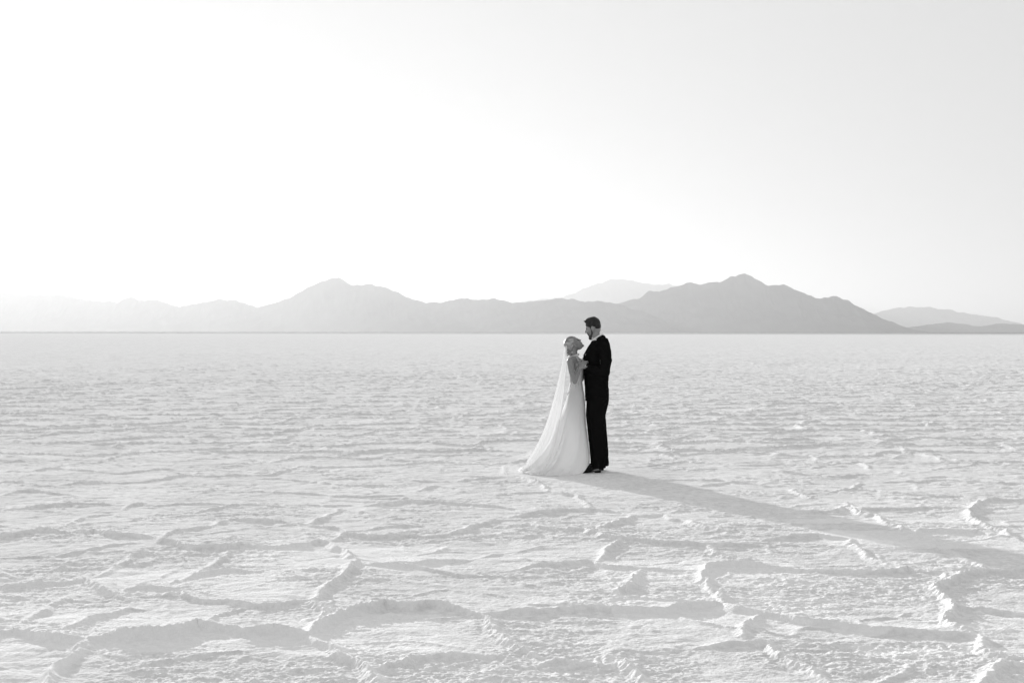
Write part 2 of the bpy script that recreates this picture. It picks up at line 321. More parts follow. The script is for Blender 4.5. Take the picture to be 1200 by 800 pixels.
quads = np.stack([i + j, i + nA + j, i + nA + j2, i + j2], -1).reshape(-1, 4)
m_salt, t, b = mat('salt_crust', 0.8, 1.0, 0.0)
gn = add_bump(t, b, 55.0, 0.55, 0.012, 3.0, None)
n2 = t.nodes.new('ShaderNodeTexNoise'); n2.inputs['Scale'].default_value = 0.9; n2.inputs['Detail'].default_value = 6.0
tc = t.nodes.new('ShaderNodeTexCoord'); t.links.new(tc.outputs['Object'], n2.inputs['Vector'])
mr = t.nodes.new('ShaderNodeMapRange'); mr.inputs['From Min'].default_value = 0.35; mr.inputs['From Max'].default_value = 0.65
mr.inputs['To Min'].default_value = 0.77; mr.inputs['To Max'].default_value = 0.86
t.links.new(n2.outputs[0], mr.inputs[0])
# crystals: small whiter and dirtier grains
n3 = t.nodes.new('ShaderNodeTexNoise'); n3.inputs['Scale'].default_value = 14.0; n3.inputs['Detail'].default_value = 5.0; n3.inputs['Roughness'].default_value = 0.7
t.links.new(tc.outputs['Object'], n3.inputs['Vector'])
m3 = t.nodes.new('ShaderNodeMapRange'); m3.inputs['From Min'].default_value = 0.3; m3.inputs['From Max'].default_value = 0.7
m3.inputs['To Min'].default_value = 0.84; m3.inputs['To Max'].default_value = 1.12
t.links.new(n3.outputs[0], m3.inputs[0])
mm = t.nodes.new('ShaderNodeMath'); mm.operation = 'MULTIPLY'; t.links.new(mr.outputs[0], mm.inputs[0]); t.links.new(m3.outputs[0], mm.inputs[1])
# bright sunlit rims put into the albedo, whiter on the sunward side of ridge crests
at = t.nodes.new('ShaderNodeAttribute'); at.attribute_name = 'sunlit_rim'
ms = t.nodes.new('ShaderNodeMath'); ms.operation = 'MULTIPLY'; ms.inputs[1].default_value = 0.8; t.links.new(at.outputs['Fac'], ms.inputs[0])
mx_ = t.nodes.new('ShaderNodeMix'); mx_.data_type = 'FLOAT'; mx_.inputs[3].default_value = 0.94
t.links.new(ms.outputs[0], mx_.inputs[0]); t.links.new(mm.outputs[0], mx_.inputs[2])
# out past a kilometre and a half the dry crust gives way to grey wet mud
sx = t.nodes.new('ShaderNodeSeparateXYZ'); t.links.new(tc.outputs['Object'], sx.inputs[0])
mud = t.nodes.new('ShaderNodeMapRange'); mud.inputs['From Min'].default_value = 1100; mud.inputs['From Max'].default_value = 2600
mud.inputs['To Min'].default_value = 1.0; mud.inputs['To Max'].default_value = 0.62
t.links.new(sx.outputs['Y'], mud.inputs[0])
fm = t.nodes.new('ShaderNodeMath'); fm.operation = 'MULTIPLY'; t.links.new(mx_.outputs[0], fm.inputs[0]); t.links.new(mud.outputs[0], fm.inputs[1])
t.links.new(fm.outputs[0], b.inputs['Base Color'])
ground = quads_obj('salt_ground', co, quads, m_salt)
ca = ground.data.attributes.new('sunlit_rim', 'FLOAT', 'POINT'); ca.data.foreach_set('value', gc.astype(np.float32))
tag(ground, kind='structure')

# ------------------------------------------------------------------ mountains (real distances and heights)
def mountains(name, crest, dist, depth, m, seed):
    C = np.array(crest, float); xs = np.arange(C[0, 0], C[-1, 0], dist * 0.0012); nv = 46
    H = np.interp(xs, C[:, 0], C[:, 1])
    H = np.maximum(H + min(dist * 0.0010, H.max() * 0.06) * fbm(xs / (dist * 0.008), xs * 0, seed, 4), 0)
    end = np.clip(np.minimum(xs - xs[0], xs[-1] - xs) / (dist * 0.02), 0, 1); H = H * end
    vs = np.linspace(-1, 1, nv); V, X = np.meshgrid(vs, xs); Hh = np.repeat(H[:, None], nv, 1)
    D = np.interp(xs, C[:, 0], C[:, 2]) if C.shape[1] > 2 else np.full_like(xs, dist)   # a range may swing away from the viewer
    Y = D[:, None] + V * depth
    ridge = 1 - np.abs(gnoise((X + 0.3 * V * depth) / (dist * 0.018), V * 1.6 + 5, seed + 5))
    ridge2 = 1 - np.abs(gnoise(X / (dist * 0.007), V * 3.2, seed + 6))
    fall = np.clip(1 - np.abs(V), 0, 1) ** 1.15
    spur = (1 - 0.35 * np.sin(np.pi * np.abs(V)) * (1 - (0.65 * ridge + 0.35 * ridge2)))
    Z = Hh * fall * spur - 25 * np.abs(V) ** 3
    co = np.stack([X.ravel(), Y.ravel(), Z.ravel()], 1)
    n = len(xs); i = np.arange(n - 1)[:, None] * nv; j = np.arange(nv - 1)[None, :]
    q = np.stack([i + j, i + nv + j, i + nv + j + 1, i + j + 1], -1).reshape(-1, 4)
    o = quads_obj(name, co, q, m); tag(o, kind='structure'); return o

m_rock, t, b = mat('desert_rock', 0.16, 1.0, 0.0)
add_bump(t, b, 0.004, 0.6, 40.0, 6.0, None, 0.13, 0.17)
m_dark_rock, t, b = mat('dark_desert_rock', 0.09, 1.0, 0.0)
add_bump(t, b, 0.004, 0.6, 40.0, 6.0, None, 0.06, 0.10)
mountains('mountain_range', MAIN_CREST, 14400, 1000, m_dark_rock, 101)
mountains('mountain_ridge', NEAR_CREST, 15500, 1100, m_dark_rock, 131)
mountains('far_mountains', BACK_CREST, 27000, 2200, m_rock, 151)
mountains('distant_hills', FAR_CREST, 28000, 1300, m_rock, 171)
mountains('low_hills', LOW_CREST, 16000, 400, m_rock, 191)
shore = [(-9000, 2), (-5200, 4), (-2000, 6), (1500, 7), (4000, 10), (6500, 10), (9000, 7)]
m_mud, t, b = mat('dark_shore', 0.12, 1.0, 0.0)
mountains('shore_hills', shore, 11500, 160, m_mud, 211)

# haze: one closed box of even air round everything
m_haze = bpy.data.materials.new('haze_air'); m_haze.use_nodes = True
t = m_haze.node_tree; t.nodes.clear(); ho = t.nodes.new('ShaderNodeOutputMaterial'); pv = t.nodes.new('ShaderNodeVolumePrincipled')
pv.inputs['Color'].default_value = (0.55, 0.55, 0.55, 1); pv.inputs['Density'].default_value = HAZE_DENSITY = 5.1e-5
pv.inputs['Anisotropy'].default_value = 0.45
t.links.new(pv.outputs[0], ho.inputs['Volume'])
R_ = 72000.0; zt = 1480.0; zb = -60.0
hv = [(sx * R_, sy * R_, z) for z in (zb, zt) for sx, sy in ((-1, -1), (1, -1), (1, 1), (-1, 1))]
hf = [(0, 3, 2, 1), (4, 5, 6, 7), (0, 1, 5, 4), (1, 2, 6, 5), (2, 3, 7, 6), (3, 0, 4, 7)]
haze = mesh_obj('haze', hv, hf, m_haze, None, False); tag(haze, kind='stuff')
# ------------------------------------------------------------------ figure building
def _sphere(seg):
    rings = seg // 2 + 2; vs = [(0, 0, 1)]
    for r in range(1, rings):
        for k in range(seg):
            t_ = math.pi * r / rings; a = 2 * math.pi * k / seg; vs.append((math.sin(t_) * math.cos(a), math.sin(t_) * math.sin(a), math.cos(t_)))
    vs.append((0, 0, -1)); fs = []; last = len(vs) - 1
    for k in range(seg):
        k2 = (k + 1) % seg; fs.append((0, 1 + k, 1 + k2)); fs.append((last, last - seg + k2, last - seg + k))
        for r in range(rings - 2): A = 1 + r * seg; fs.append((A + k, A + seg + k, A + seg + k2, A + k2))
    return np.array(vs), fs
_SPH = {n: _sphere(n) for n in (10, 16, 20)}

class Prims:
    """a heap of closed round volumes, grown together by fuse()"""
    def __init__(s): s.v = []; s.f = []; s.n = 0
    def _add(s, co, faces):
        s.f += [tuple(k + s.n for k in f) for f in faces]; s.v.append(co); s.n += len(co)
    def ball(s, c, r, rot=None, seg=20):
        if not hasattr(r, '__len__'): r = (r, r, r)
        co, fs = _SPH[seg]; M = np.array((rot or Matrix.Identity(4)).to_3x3())
        s._add((co * np.array(r)) @ M.T + np.array(c), fs); return s
    def cap(s, p0, r0, p1, r1, n=None):
        """tapered limb: cone with round ends"""
        p0 = Vector(p0); p1 = Vector(p1); d = p1 - p0; L = d.length
        sg = 10 if max(r0, r1) < .013 else 16
        s.ball(p0, r0, None, sg); s.ball(p1, r1, None, sg)
        if L > 1e-5:
            q = d.to_track_quat('Z', 'Y').to_matrix(); u = np.array(q.col[0]); w = np.array(q.col[1]); a = np.linspace(0, 2 * math.pi, sg, endpoint=False)[:, None]
            ring = np.cos(a) * u + np.sin(a) * w
            s._add(np.concatenate([np.array(p0) + ring * r0, np.array(p1) + ring * r1]),
                   [tuple(range(sg))[::-1], tuple(range(sg, 2 * sg))] + [(k, (k + 1) % sg, sg + (k + 1) % sg, sg + k) for k in range(sg)])
        return s
    def chain(s, pts):
        for (a, ra), (b, rb) in zip(pts[:-1], pts[1:]): s.cap(a, ra, b, rb)
        return s
    def loft(s, rings):
        """rings of (centre, rx, ry, yaw); closed solid"""
        n = 28; a = np.linspace(0, 2 * math.pi, n, endpoint=False); co = []
        for c, rx, ry, yaw in rings:
            u = rx * np.cos(a); v = ry * np.sin(a)
            co.append(np.stack([c[0] + u * math.cos(yaw) - v * math.sin(yaw), c[1] + u * math.sin(yaw) + v * math.cos(yaw), np.full(n, c[2])], 1))
        m = len(rings); fs = [tuple(range(n))[::-1], tuple(range((m - 1) * n, m * n))]
        for i in range(m - 1): fs += [(i * n + k, i * n + (k + 1) % n, (i + 1) * n + (k + 1) % n, (i + 1) * n + k) for k in range(n)]
        if rings[-1][0][2] < rings[0][0][2]: fs = [f[::-1] for f in fs]
        s._add(np.concatenate(co), fs); return s
    def xform(s, M):
        A = np.array(M.to_3x3()); T = np.array(M.translation); s.v = [c @ A.T + T for c in s.v]; return s
    def merge(s, o):
        s._add(np.concatenate(o.v), o.f); return s

def fuse(name, pr, voxel, smooth, m, parent, deform=None):
    """one continuous surface grown over the joined volumes"""
    me = bpy.data.meshes.new(name); me.from_pydata(np.concatenate(pr.v).tolist(), [], pr.f); me.update()
    tmp = bpy.data.objects.new('tmp', me); COL.objects.link(tmp)
    r = tmp.modifiers.new('r', 'REMESH'); r.mode = 'VOXEL'; r.voxel_size = voxel; r.adaptivity = 0
    q = tmp.modifiers.new('s', 'SMOOTH'); q.factor = 0.5; q.iterations = smooth
    dg = bpy.context.evaluated_depsgraph_get(); dg.update()
    nm = bpy.data.meshes.new_from_object(tmp.evaluated_get(dg), depsgraph=dg)
    bpy.data.objects.remove(tmp); bpy.data.meshes.remove(me)
    nm.name = name; nm.materials.clear(); nm.materials.append(m)
    n = len(nm.vertices); co = np.empty(n * 3, np.float32); nm.vertices.foreach_get('co', co); co = co.reshape(-1, 3)
    if deform is not None:
        no = np.empty(n * 3, np.float32); nm.vertices.foreach_get('normal', no); no = no.reshape(-1, 3)
        co = deform(co, no); nm.vertices.foreach_set('co', co.astype(np.float32).ravel())
    nm.polygons.foreach_set('use_smooth', np.ones(len(nm.polygons), dtype=bool)); nm.update()
    o = bpy.data.objects.new(name, nm); COL.objects.link(o); o.parent = parent
    return o

def frame(center, fwd, up, scale=1.0, side_sign=1):
    f = Vector(fwd).normalized(); u = Vector(up); u = (u - f * u.dot(f)).normalized(); l = u.cross(f)
    M = Matrix((( f.x, l.x, u.x, 0), (f.y, l.y, u.y, 0), (f.z, l.z, u.z, 0), (0, 0, 0, 1)))
    return Matrix.Translation(center) @ M @ Matrix.Diagonal((scale, scale, scale, 1))

def head_prims(male):
    p = Prims(); nz = 0 if male else -.007
    p.ball((-.014, 0, .035), (.099, .076, .088))
    p.ball((.026, 0, -.015), (.062, .062, .088))
    p.ball((.028, 0, -.070), (.052, .050 if male else .044, .042))
    p.ball((.064, 0, -.098), .023 if male else .018)
    p.ball((-.040, 0, -.035), (.055, .055, .055))
    p.cap((.082 + nz * .5, 0, .012), .010, (.103 + nz, 0, -.024), .0125 if male else .0105)
    p.ball((.094 + nz, .012, -.030), .0085 + nz * .2); p.ball((.094 + nz, -.012, -.030), .0085 + nz * .2)
    p.cap((.076, -.036, .022), .011, (.082, 0, .020), .011); p.cap((.076, .036, .022), .011, (.082, 0, .020), .011)
    p.ball((.079, 0, -.053), (.011, .022, .007)); p.ball((.076, 0, -.066), (.011, .019, .007))
    for s in (-1, 1):
        p.ball((.060, s * .036, -.022), (.022, .018, .018))
        p.ball((-.008, s * .079, -.012), (.019, .009, .031), Matrix.Rotation(s * .25, 4, 'Z'))
        p.ball((-.004, s * .078, -.036), (.010, .008, .012))
    return p

def hand_prims(wrist, palm_dir, back_dir, curl, thumb_side, spread=0.10, s=1.0):
    """palm, four unequal bent fingers and a thumb leaving the side of the palm. palm_dir: wrist to knuckles;
    back_dir: out of the back of the hand; curl: bend per knuckle (rad); thumb_side +1/-1"""
    p = Prims(); d = Vector(palm_dir).normalized(); n = Vector(back_dir); n = (n - d * n.dot(d)).normalized(); w = d.cross(n) * thumb_side
    wr = Vector(wrist)
    p.cap(wr, .026 * s, wr + d * .03 * s, .027 * s)
    for k in range(4):
        a = (1.5 - k) * .0195 * s
        base = wr + d * (.088 - .004 * abs(k - 1)) * s + w * a
        p.cap(wr + d * .022 * s + w * a * .75, .0145 * s, base, .0115 * s)
        L = (.082, .092, .086, .068)[k] * s; q = base; ang = 0; dd = (d + w * (1.5 - k) * spread).normalized()
        for seg, fr in enumerate((.45, .31, .24)):
            ang += curl * (.7, 1.1, .8)[seg]
            v = dd * math.cos(ang) - n * math.sin(ang)
            e = q + v * L * fr; p.cap(q, (.0098, .0090, .0082)[seg] * s, e, (.0090, .0082, .0070)[seg] * s); q = e
    b0 = wr + d * .025 * s + w * .024 * s
    b1 = b0 + (d * .55 + w * .75 - n * .25).normalized() * .042 * s
    b2 = b1 + (d * .85 + w * .35 - n * .35).normalized() * .032 * s
    b3 = b2 + (d * .90 + w * .05 - n * .45).normalized() * .026 * s
    p.cap(b0, .0155 * s, b1, .0115 * s); p.cap(b1, .0108 * s, b2, .0100 * s); p.cap(b2, .0098 * s, b3, .0080 * s)
    return p

m_skin, t, b = mat('skin', 0.27, 0.5, 0.35); add_bump(t, b, 60, 0.1, 0.002, 3.0, None, 0.24, 0.30)
m_skin_f, t, b = mat('fair_skin', 0.24, 0.5, 0.35); add_bump(t, b, 60, 0.1, 0.002, 3.0, None, 0.22, 0.27)
m_suit, t, b = mat('black_wool', 0.007, 1.0, 0.0); add_bump(t, b, 300, 0.25, 0.001)
m_shoe, t, b = mat('black_leather', 0.006, 0.5, 0.12)
m_shirt, t, b = mat('white_cotton', 0.80, 0.8, 0.2)
m_dark_hair, t, b = mat('dark_hair', 0.012, 0.55, 0.3); add_bump(t, b, 60, 0.8, 0.006, 4.0, (1, 1, 0.35), 0.006, 0.022)
m_beard, t, b = mat('beard_hair', 0.06, 0.7, 0.2); add_bump(t, b, 150, 0.8, 0.004, 3.0, None, 0.03, 0.09)
m_blond, t, b = mat('blond_hair', 0.28, 0.5, 0.4); add_bump(t, b, 34, 0.7, 0.008, 4.0, (0.35, 1, 1), 0.12, 0.46)
m_eye, t, b = mat('eye_dark', 0.02, 0.3, 0.4)
m_petal, t, b = mat('white_petal', 0.75, 0.6, 0.3)

# satin: mostly reflecting, a little light comes through the cloth
m_satin, t, b = mat('white_satin', 0.93, 0.42, 0.5)
b.inputs['Sheen Weight'].default_value = 0.15
tr = t.nodes.new('ShaderNodeBsdfTranslucent'); tr.inputs[0].default_value = (1, 1, 1, 1)
mx = t.nodes.new('ShaderNodeMixShader'); mx.inputs[0].default_value = 0.5
o_ = t.nodes['Material Output']; t.links.new(b.outputs[0], mx.inputs[1]); t.links.new(tr.outputs[0], mx.inputs[2]); t.links.new(mx.outputs[0], o_.inputs[0])
# tulle: net that lets part of the view through
m_veil = bpy.data.materials.new('white_tulle'); m_veil.use_nodes = True; t = m_veil.node_tree; t.nodes.clear()
o_ = t.nodes.new('ShaderNodeOutputMaterial'); df = t.nodes.new('ShaderNodeBsdfDiffuse'); tr = t.nodes.new('ShaderNodeBsdfTranslucent'); tp = t.nodes.new('ShaderNodeBsdfTransparent')
df.inputs[0].default_value = (.95,) * 3 + (1,); tr.inputs[0].default_value = (.95,) * 3 + (1,)
x1 = t.nodes.new('ShaderNodeMixShader'); x1.inputs[0].default_value = 0.5; x2 = t.nodes.new('ShaderNodeMixShader'); x2.inputs[0].default_value = 0.22
t.links.new(df.outputs[0], x1.inputs[1]); t.links.new(tr.outputs[0], x1.inputs[2]); t.links.new(x1.outputs[0], x2.inputs[1]); t.links.new(tp.outputs[0], x2.inputs[2]); t.links.new(x2.outputs[0], o_.inputs[0])

def root(name, loc, label, cat, group=None):
    o = bpy.data.objects.new(name, None); COL.objects.link(o); o.location = loc; o.empty_display_size = .3
    return tag(o, label, cat, group)

# ------------------------------------------------------------------ the groom, facing left and a little away
GX, GY = 1.0, 17.1
G = root('person', (GX, GY, 0), 'man in black suit and black shoes bending his bearded face down towards the bride', 'person')
yaw = RAD(18); F = Vector((-math.cos(yaw), math.sin(yaw), 0)); SD = Vector((-math.sin(yaw), -math.cos(yaw), 0))   # forward, near side
def gp(f, s, z): return tuple(F * f + SD * s + Vector((0.02, 0, z)))
hips = [gp(-.02, .095, .90), gp(-.03, -.095, .90)]
legs = [[(hips[0], .07), ((.012, -.105, .50), .062), ((.036, -.12, .10), .042)],
        [(hips[1], .07), ((.052, .10, .50), .062), ((.088, .16, .10), .042)]]
sh_n, el_n, wr_n = (.088, -.195, 1.502), (.095, -.275, 1.20), (-.125, -.175, 1.275)
sh_f, el_f, wr_f = (.035, .20, 1.475), (.06, .26, 1.23), (-.115, .165, 1.13)
HC = Vector((-.030, 0.0, 1.726)); hf_ = Vector((-.93, .22, -.30)); Mh = frame(HC, hf_, (0, 0, 1), .94)
p = Prims()
p.merge(head_prims(True).xform(Mh))
p.chain([((.055, 0, 1.50), .072), ((.015, .0, 1.60), .062), ((-.01, .0, 1.66), .060)])
p.loft([(gp(0, 0, .86), .10, .15, -yaw), (gp(.01, 0, 1.0), .09, .14, -yaw), (gp(.01, 0, 1.1), .085, .135, -yaw), (gp(.02, 0, 1.3), .105, .16, -yaw), (gp(0, 0, 1.45), .09, .17, -yaw), (gp(-.02, 0, 1.53), .06, .12, -yaw)])
for lg in legs: p.chain(lg)
p.chain([(legs[0][2][0], .04), ((.02, -.125, .045), .035), ((-.11, -.15, .03), .03)])
p.chain([(legs[1][2][0], .04), ((.07, .165, .045), .035), ((-.06, .19, .03), .03)])
p.chain([(sh_n, .058), (el_n, .042), (wr_n, .028)]); p.chain([(sh_f, .058), (el_f, .042), (wr_f, .028)])
p.merge(hand_prims(wr_n, (-1.0, .28, .22), (-.15, -.9, .25), .42, 1, .05, 1.05))
p.merge(hand_prims(wr_f, (-.9, -.30, .05), (-.3, .9, .0), .35, 1, .08, 1.05))
fuse('body', p, .0045, 2, m_skin, G)
for s in (-1, 1):
    e = Prims().ball((.073, s * .031, .002), (.011, .014, .008)).xform(Mh); fuse('eye', e, .003, 1, m_eye, G)
# hair: short sides, fuller top with a tuft over the forehead
p = Prims(); p.ball((-.018, 0, .050), (.100, .0825, .088)); p.ball((-.058, 0, .010), (.055, .068, .058)); p.ball((.020, 0, .094), (.058, .056, .042)); p.ball((-.025, 0, .102), (.065, .058, .038))
for s in (-1, 1): p.cap((.010, s * .072, .015), .011, (.010, s * .074, -.012), .008)
rg = random.Random(3)
for k in range(80):
    cx = rg.uniform(-.07, .07); cy = rg.uniform(-.045, .045); c = Vector((cx, cy, .132 - 4.2 * (cx + .005) ** 2 - 6 * cy ** 2))
    p.cap(c, .009, c + Vector((rg.uniform(.004, .02), rg.uniform(-.008, .008), rg.uniform(.0, .010))), .004)
fuse('hair', p.xform(Mh), .0035, 1, m_dark_hair, G)
p = Prims()
for s in (-1, 1):
    p.chain([((.012, s * .070, -.018), .007), ((.018, s * .060, -.065), .012), ((.050, s * .034, -.100), .016), ((.070, 0, -.112), .021)])
    p.cap((.084, s * .026, -.050), .005, (.092, 0, -.044), .007); p.cap((.080, s * .028, -.052), .006, (.066, s * .028, -.090), .012)
p.ball((.066, 0, -.120), (.024, .022, .020))
fuse('beard', p.xform(Mh), .0035, 1, m_beard, G)
# shirt collar round the neck, and cuffs
p = Prims(); N = 22
for k in range(N):
    a0, a1 = 2 * math.pi * k / N, 2 * math.pi * (k + 1) / N
    def cp(a):
        f = math.cos(a); s = math.sin(a); return Vector((.022, 0, 1.604)) + F * .070 * f + SD * .068 * s + Vector((0, 0, -.047 * f))
    for dz in (-.012, -.003, .006): p.cap(cp(a0) + Vector((0, 0, dz)), .0070, cp(a1) + Vector((0, 0, dz)), .0070)
p.loft([(gp(.03, 0, 1.30), .07, .08, -yaw), (gp(.02, 0, 1.45), .07, .08, -yaw), (gp(.0, 0, 1.55), .060, .075, -yaw)])
fuse('shirt', p, .005, 1, m_shirt, G)
def cuff(wr, el, nm_parent):
    w = Vector(wr); d = (Vector(el) - w).normalized(); p = Prims(); p.cap(w + d * .012, .036, w + d * .04, .037); return fuse('shirt_cuff', p, .005, 1, m_shirt, nm_parent)
cuff(wr_n, el_n, G); cuff(wr_f, el_f, G)

def wrinkle(amp, sx, sz, seed):
    def f(co, no):
        a = co[:, 0] * 1.0 + co[:, 1] * .7; z = co[:, 2]
        n = fbm(a * sx + 3, z * sz + 1.5 * a * sx * .3, seed, 3)
        return co + no * (amp * n)[:, None]
    return f
# jacket
p = Prims()
p.loft([(gp(-.005, 0, .835), .140, .185, -yaw), (gp(-.005, 0, .93), .142, .185, -yaw), (gp(.005, 0, 1.08), .140, .170, -yaw), (gp(.005, 0, 1.22), .158, .188, -yaw), (gp(-.01, 0, 1.36), .160, .208, -yaw), (gp(-.03, 0, 1.47), .140, .208, -yaw), (gp(-.045, 0, 1.545), .108, .165, -yaw), (gp(-.055, 0, 1.60), .070, .105, -yaw)])
p.chain([((.085, 0, 1.605), .040), (gp(-.05, .06, 1.570), .050), (sh_n, .074), ((.115, -.255, 1.34), .068), (el_n, .062), (tuple(Vector(wr_n) + Vector((.03, -.01, -.008))), .044)])
for k in range(3, 20):
    a0, a1 = 2 * math.pi * k / N, 2 * math.pi * (k + 1) / N
    p.cap(cp(a0) * 1.0 + Vector((0, 0, -.024)), .0165, cp(a1) + Vector((0, 0, -.024)), .0165)
p.chain([(gp(-.05, -.06, 1.57), .048), (sh_f, .074), ((.02, .24, 1.34), .064), (el_f, .060), (tuple(Vector(wr_f) + Vector((.035, .02, .02))), .043)])
def jac(co, no):
    co = wrinkle(.006, 6, 10, 71)(co, no)
    lim = .855 + .10 * np.maximum(0, co[:, 0] - .06) + .05 * np.maximum(0, co[:, 0] - .13)
    low = co[:, 2] < lim; co[low, 2] = lim[low] + (co[low, 2] - lim[low]) * .05
    return co
fuse('jacket', p, .0065, 3, m_suit, G, jac)
# lapel on the near side, and a sprig in the buttonhole
lp = [gp(.030, .080, 1.565), gp(.075, .095, 1.50), gp(.135, .085, 1.40), gp(.150, .04, 1.22), gp(.160, .018, 1.22), gp(.150, .04, 1.40), gp(.095, .05, 1.52)]
p = Prims()
for a, b_ in zip(lp[:4], lp[1:4]): p.cap(a, .010, b_, .010)
fuse('lapel', p, .004, 1, m_suit, G)
p = Prims(); bc = Vector(gp(.0, .118, 1.592))
rg = random.Random(8)
for k in range(9):
    v = Vector((rg.uniform(-1, 1), rg.uniform(-1, 1), rg.uniform(-1, 1))).normalized() * .016
    p.ball(bc + v + Vector((rg.uniform(-.02, .02), -.01, 0)), (.010, .006, .007))
p.cap(bc, .004, bc + Vector((.03, -.015, .012)), .003)
fuse('boutonniere', p, .003, 1, m_petal, G)
# trousers
p = Prims()
p.loft([(gp(-.01, 0, .80), .130, .172, -yaw), (gp(-.01, 0, .90), .128, .172, -yaw), (gp(0, 0, 1.02), .118, .155, -yaw)])
p.chain([(gp(-.015, .09, .86), .112), ((-.008, -.105, .68), .110), ((.006, -.108, .50), .102), ((.026, -.118, .28), .098), ((.034, -.12, .085), .092)])
p.chain([(gp(-.015, -.09, .86), .112), ((.025, .07, .68), .106), ((.050, .095, .50), .098), ((.075, .135, .28), .094), ((.088, .16, .085), .090)])
def tro(co, no):
    n = wrinkle(.005, 6, 10, 81)(co, no); k = smoothstep(.75, .1, co[:, 2])[:, None] * .8 + .2
    co = co * (1 - k) + n * k
    low = co[:, 2] < .055; co[low, 2] = .055 + (co[low, 2] - .055) * .04; return co
fuse('trousers', p, .006, 3, m_suit, G, tro)
def shoe(hx, hy, ang):
    d = Vector((-math.cos(ang), -math.sin(ang), 0)); n = Vector((-d.y, d.x, 0)); o = Vector((hx, hy, 0)); p = Prims()
    P = lambda a, s, z: o + d * a + n * s + Vector((0, 0, z))
    p.chain([(P(.035, 0, .060), .034), (P(.09, 0, .062), .036), (P(.16, .003, .048), .037), (P(.215, .004, .036), .035), (P(.262, 0, .030), .024)])
    p.cap(P(.03, 0, .06), .036, P(.05, 0, .11), .038)
    def fl(co, no):
        co = co.copy(); low = co[:, 2] < .016; co[low, 2] = .016; return co
    s_ = fuse('shoe', p, .004, 2, m_shoe, G, fl)
    q = Prims(); rot = Matrix.Rotation(math.atan2(d.y, d.x), 4, 'Z')
    q.ball(P(.205, 0, .012), (.088, .046, .012), rot); q.ball(P(.13, 0, .019), (.08, .034, .009), rot)
    q.cap(P(.035, 0, .018), .034, P(.055, 0, .020), .034)
    def fl2(co, no):
        co = co.copy(); co[:, 2] = np.clip(co[:, 2], .001, .024); return co
    fuse('sole', q, .004, 1, m_shoe, s_, fl2)
shoe(.068, -.115, RAD(14)); shoe(.120, .17, RAD(-12))

# ------------------------------------------------------------------ the bride, facing right, head thrown back
BX, BY = .74, 17.06
B = root('person', (BX, BY, 0), 'woman in long white halter dress and trailing veil tilting her head back to look up', 'person')
HB = Vector((.006, 0, 1.530)); Mb = frame(HB, (.67, .04, .74), (-.74, 0, .67), .90)
sn, en, wn = (-.046, -.155, 1.330), (.004, -.215, 1.090), (.062, -.165, 1.240)
sf, ef, wf = (.0, .155, 1.335), (.10, .20, 1.13), (.10, .10, 1.30)
p = Prims(); p.merge(head_prims(False).xform(Mb))
p.chain([((-.005, 0, 1.35), .055), ((.0, 0, 1.40), .047), ((-.004, 0, 1.46), .047)])
p.loft([((.012, 0, .84), .095, .145, 0), ((.015, 0, .95), .09, .15, 0), ((.018, 0, 1.07), .062, .105, 0), ((.022, 0, 1.18), .072, .118, 0), ((.022, 0, 1.26), .075, .125, 0), ((-.01, 0, 1.34), .050, .120, 0), ((-.005, 0, 1.38), .040, .06, 0)])
p.chain([((-.005, -.09, 1.345), .045), (sn, .042), ((-.030, -.188, 1.2), .035), (en, .029), (wn, .0205)])
p.chain([((-.005, .09, 1.345), .045), (sf, .046), (ef, .033), (wf, .0215)])
p.merge(hand_prims(wn, (.55, .10, .85), (-.45, -.65, .3), .5, 1, .05, .88))
p.merge(hand_prims(wf, (.5, -.3, .8), (-.4, .6, .3), .4, -1, .05, .88))
for s in (-1, 1):
    p.chain([((.01, s * .07, .88), .085), ((.03, s * .075, .48), .055), ((.02, s * .07, .12), .035), ((.03, s * .075, .08), .032), ((.13, s * .08, .03), .026)])
fuse('body', p, .0042, 2, m_skin_f, B)
for s in (-1, 1):
    e = Prims().ball((.073, s * .031, .000), (.011, .016, .010)).xform(Mb); fuse('eye', e, .003, 1, m_eye, B)
# swept-back hair with a low knot and loose curls
p = Prims(); p.ball((-.020, 0, .050), (.098, .083, .084)); p.ball((-.070, 0, .0), (.055, .066, .066))
p.ball((-.118, 0, -.010), (.040, .052, .046)); p.ball((-.100, -.02, -.045), (.032, .035, .03))
for s in (-1, 1): p.chain([((.042, s * .032, .086), .014), ((.025, s * .070, .050), .014), ((-.030, s * .082, .010), .015), ((-.09, s * .055, -.015), .018)])
rg = random.Random(5)
for k in range(34):
    a = rg.uniform(0, 6.28); c = Vector((-.118 + rg.uniform(-.02, .03), .046 * math.cos(a), -.015 + .045 * math.sin(a)))
    p.cap(c, .008, c + Vector((rg.uniform(-.02, .01), rg.uniform(-.015, .015), rg.uniform(-.02, .015))), .005)
p.xform(Mb)
for x0, y0 in ((-.070, -.05), (-.045, -.065), (-.085, -.03)):
    q0 = Vector((x0, y0, 1.46)); pts = []
    for k in range(9): pts.append((tuple(q0 + Vector((.012 * math.sin(k * 1.3 + x0 * 90), .010 * math.cos(k * 1.3), -.0085 * k))), .0048))
    p.chain(pts)
fuse('hair', p, .0036, 1, m_blond, B)

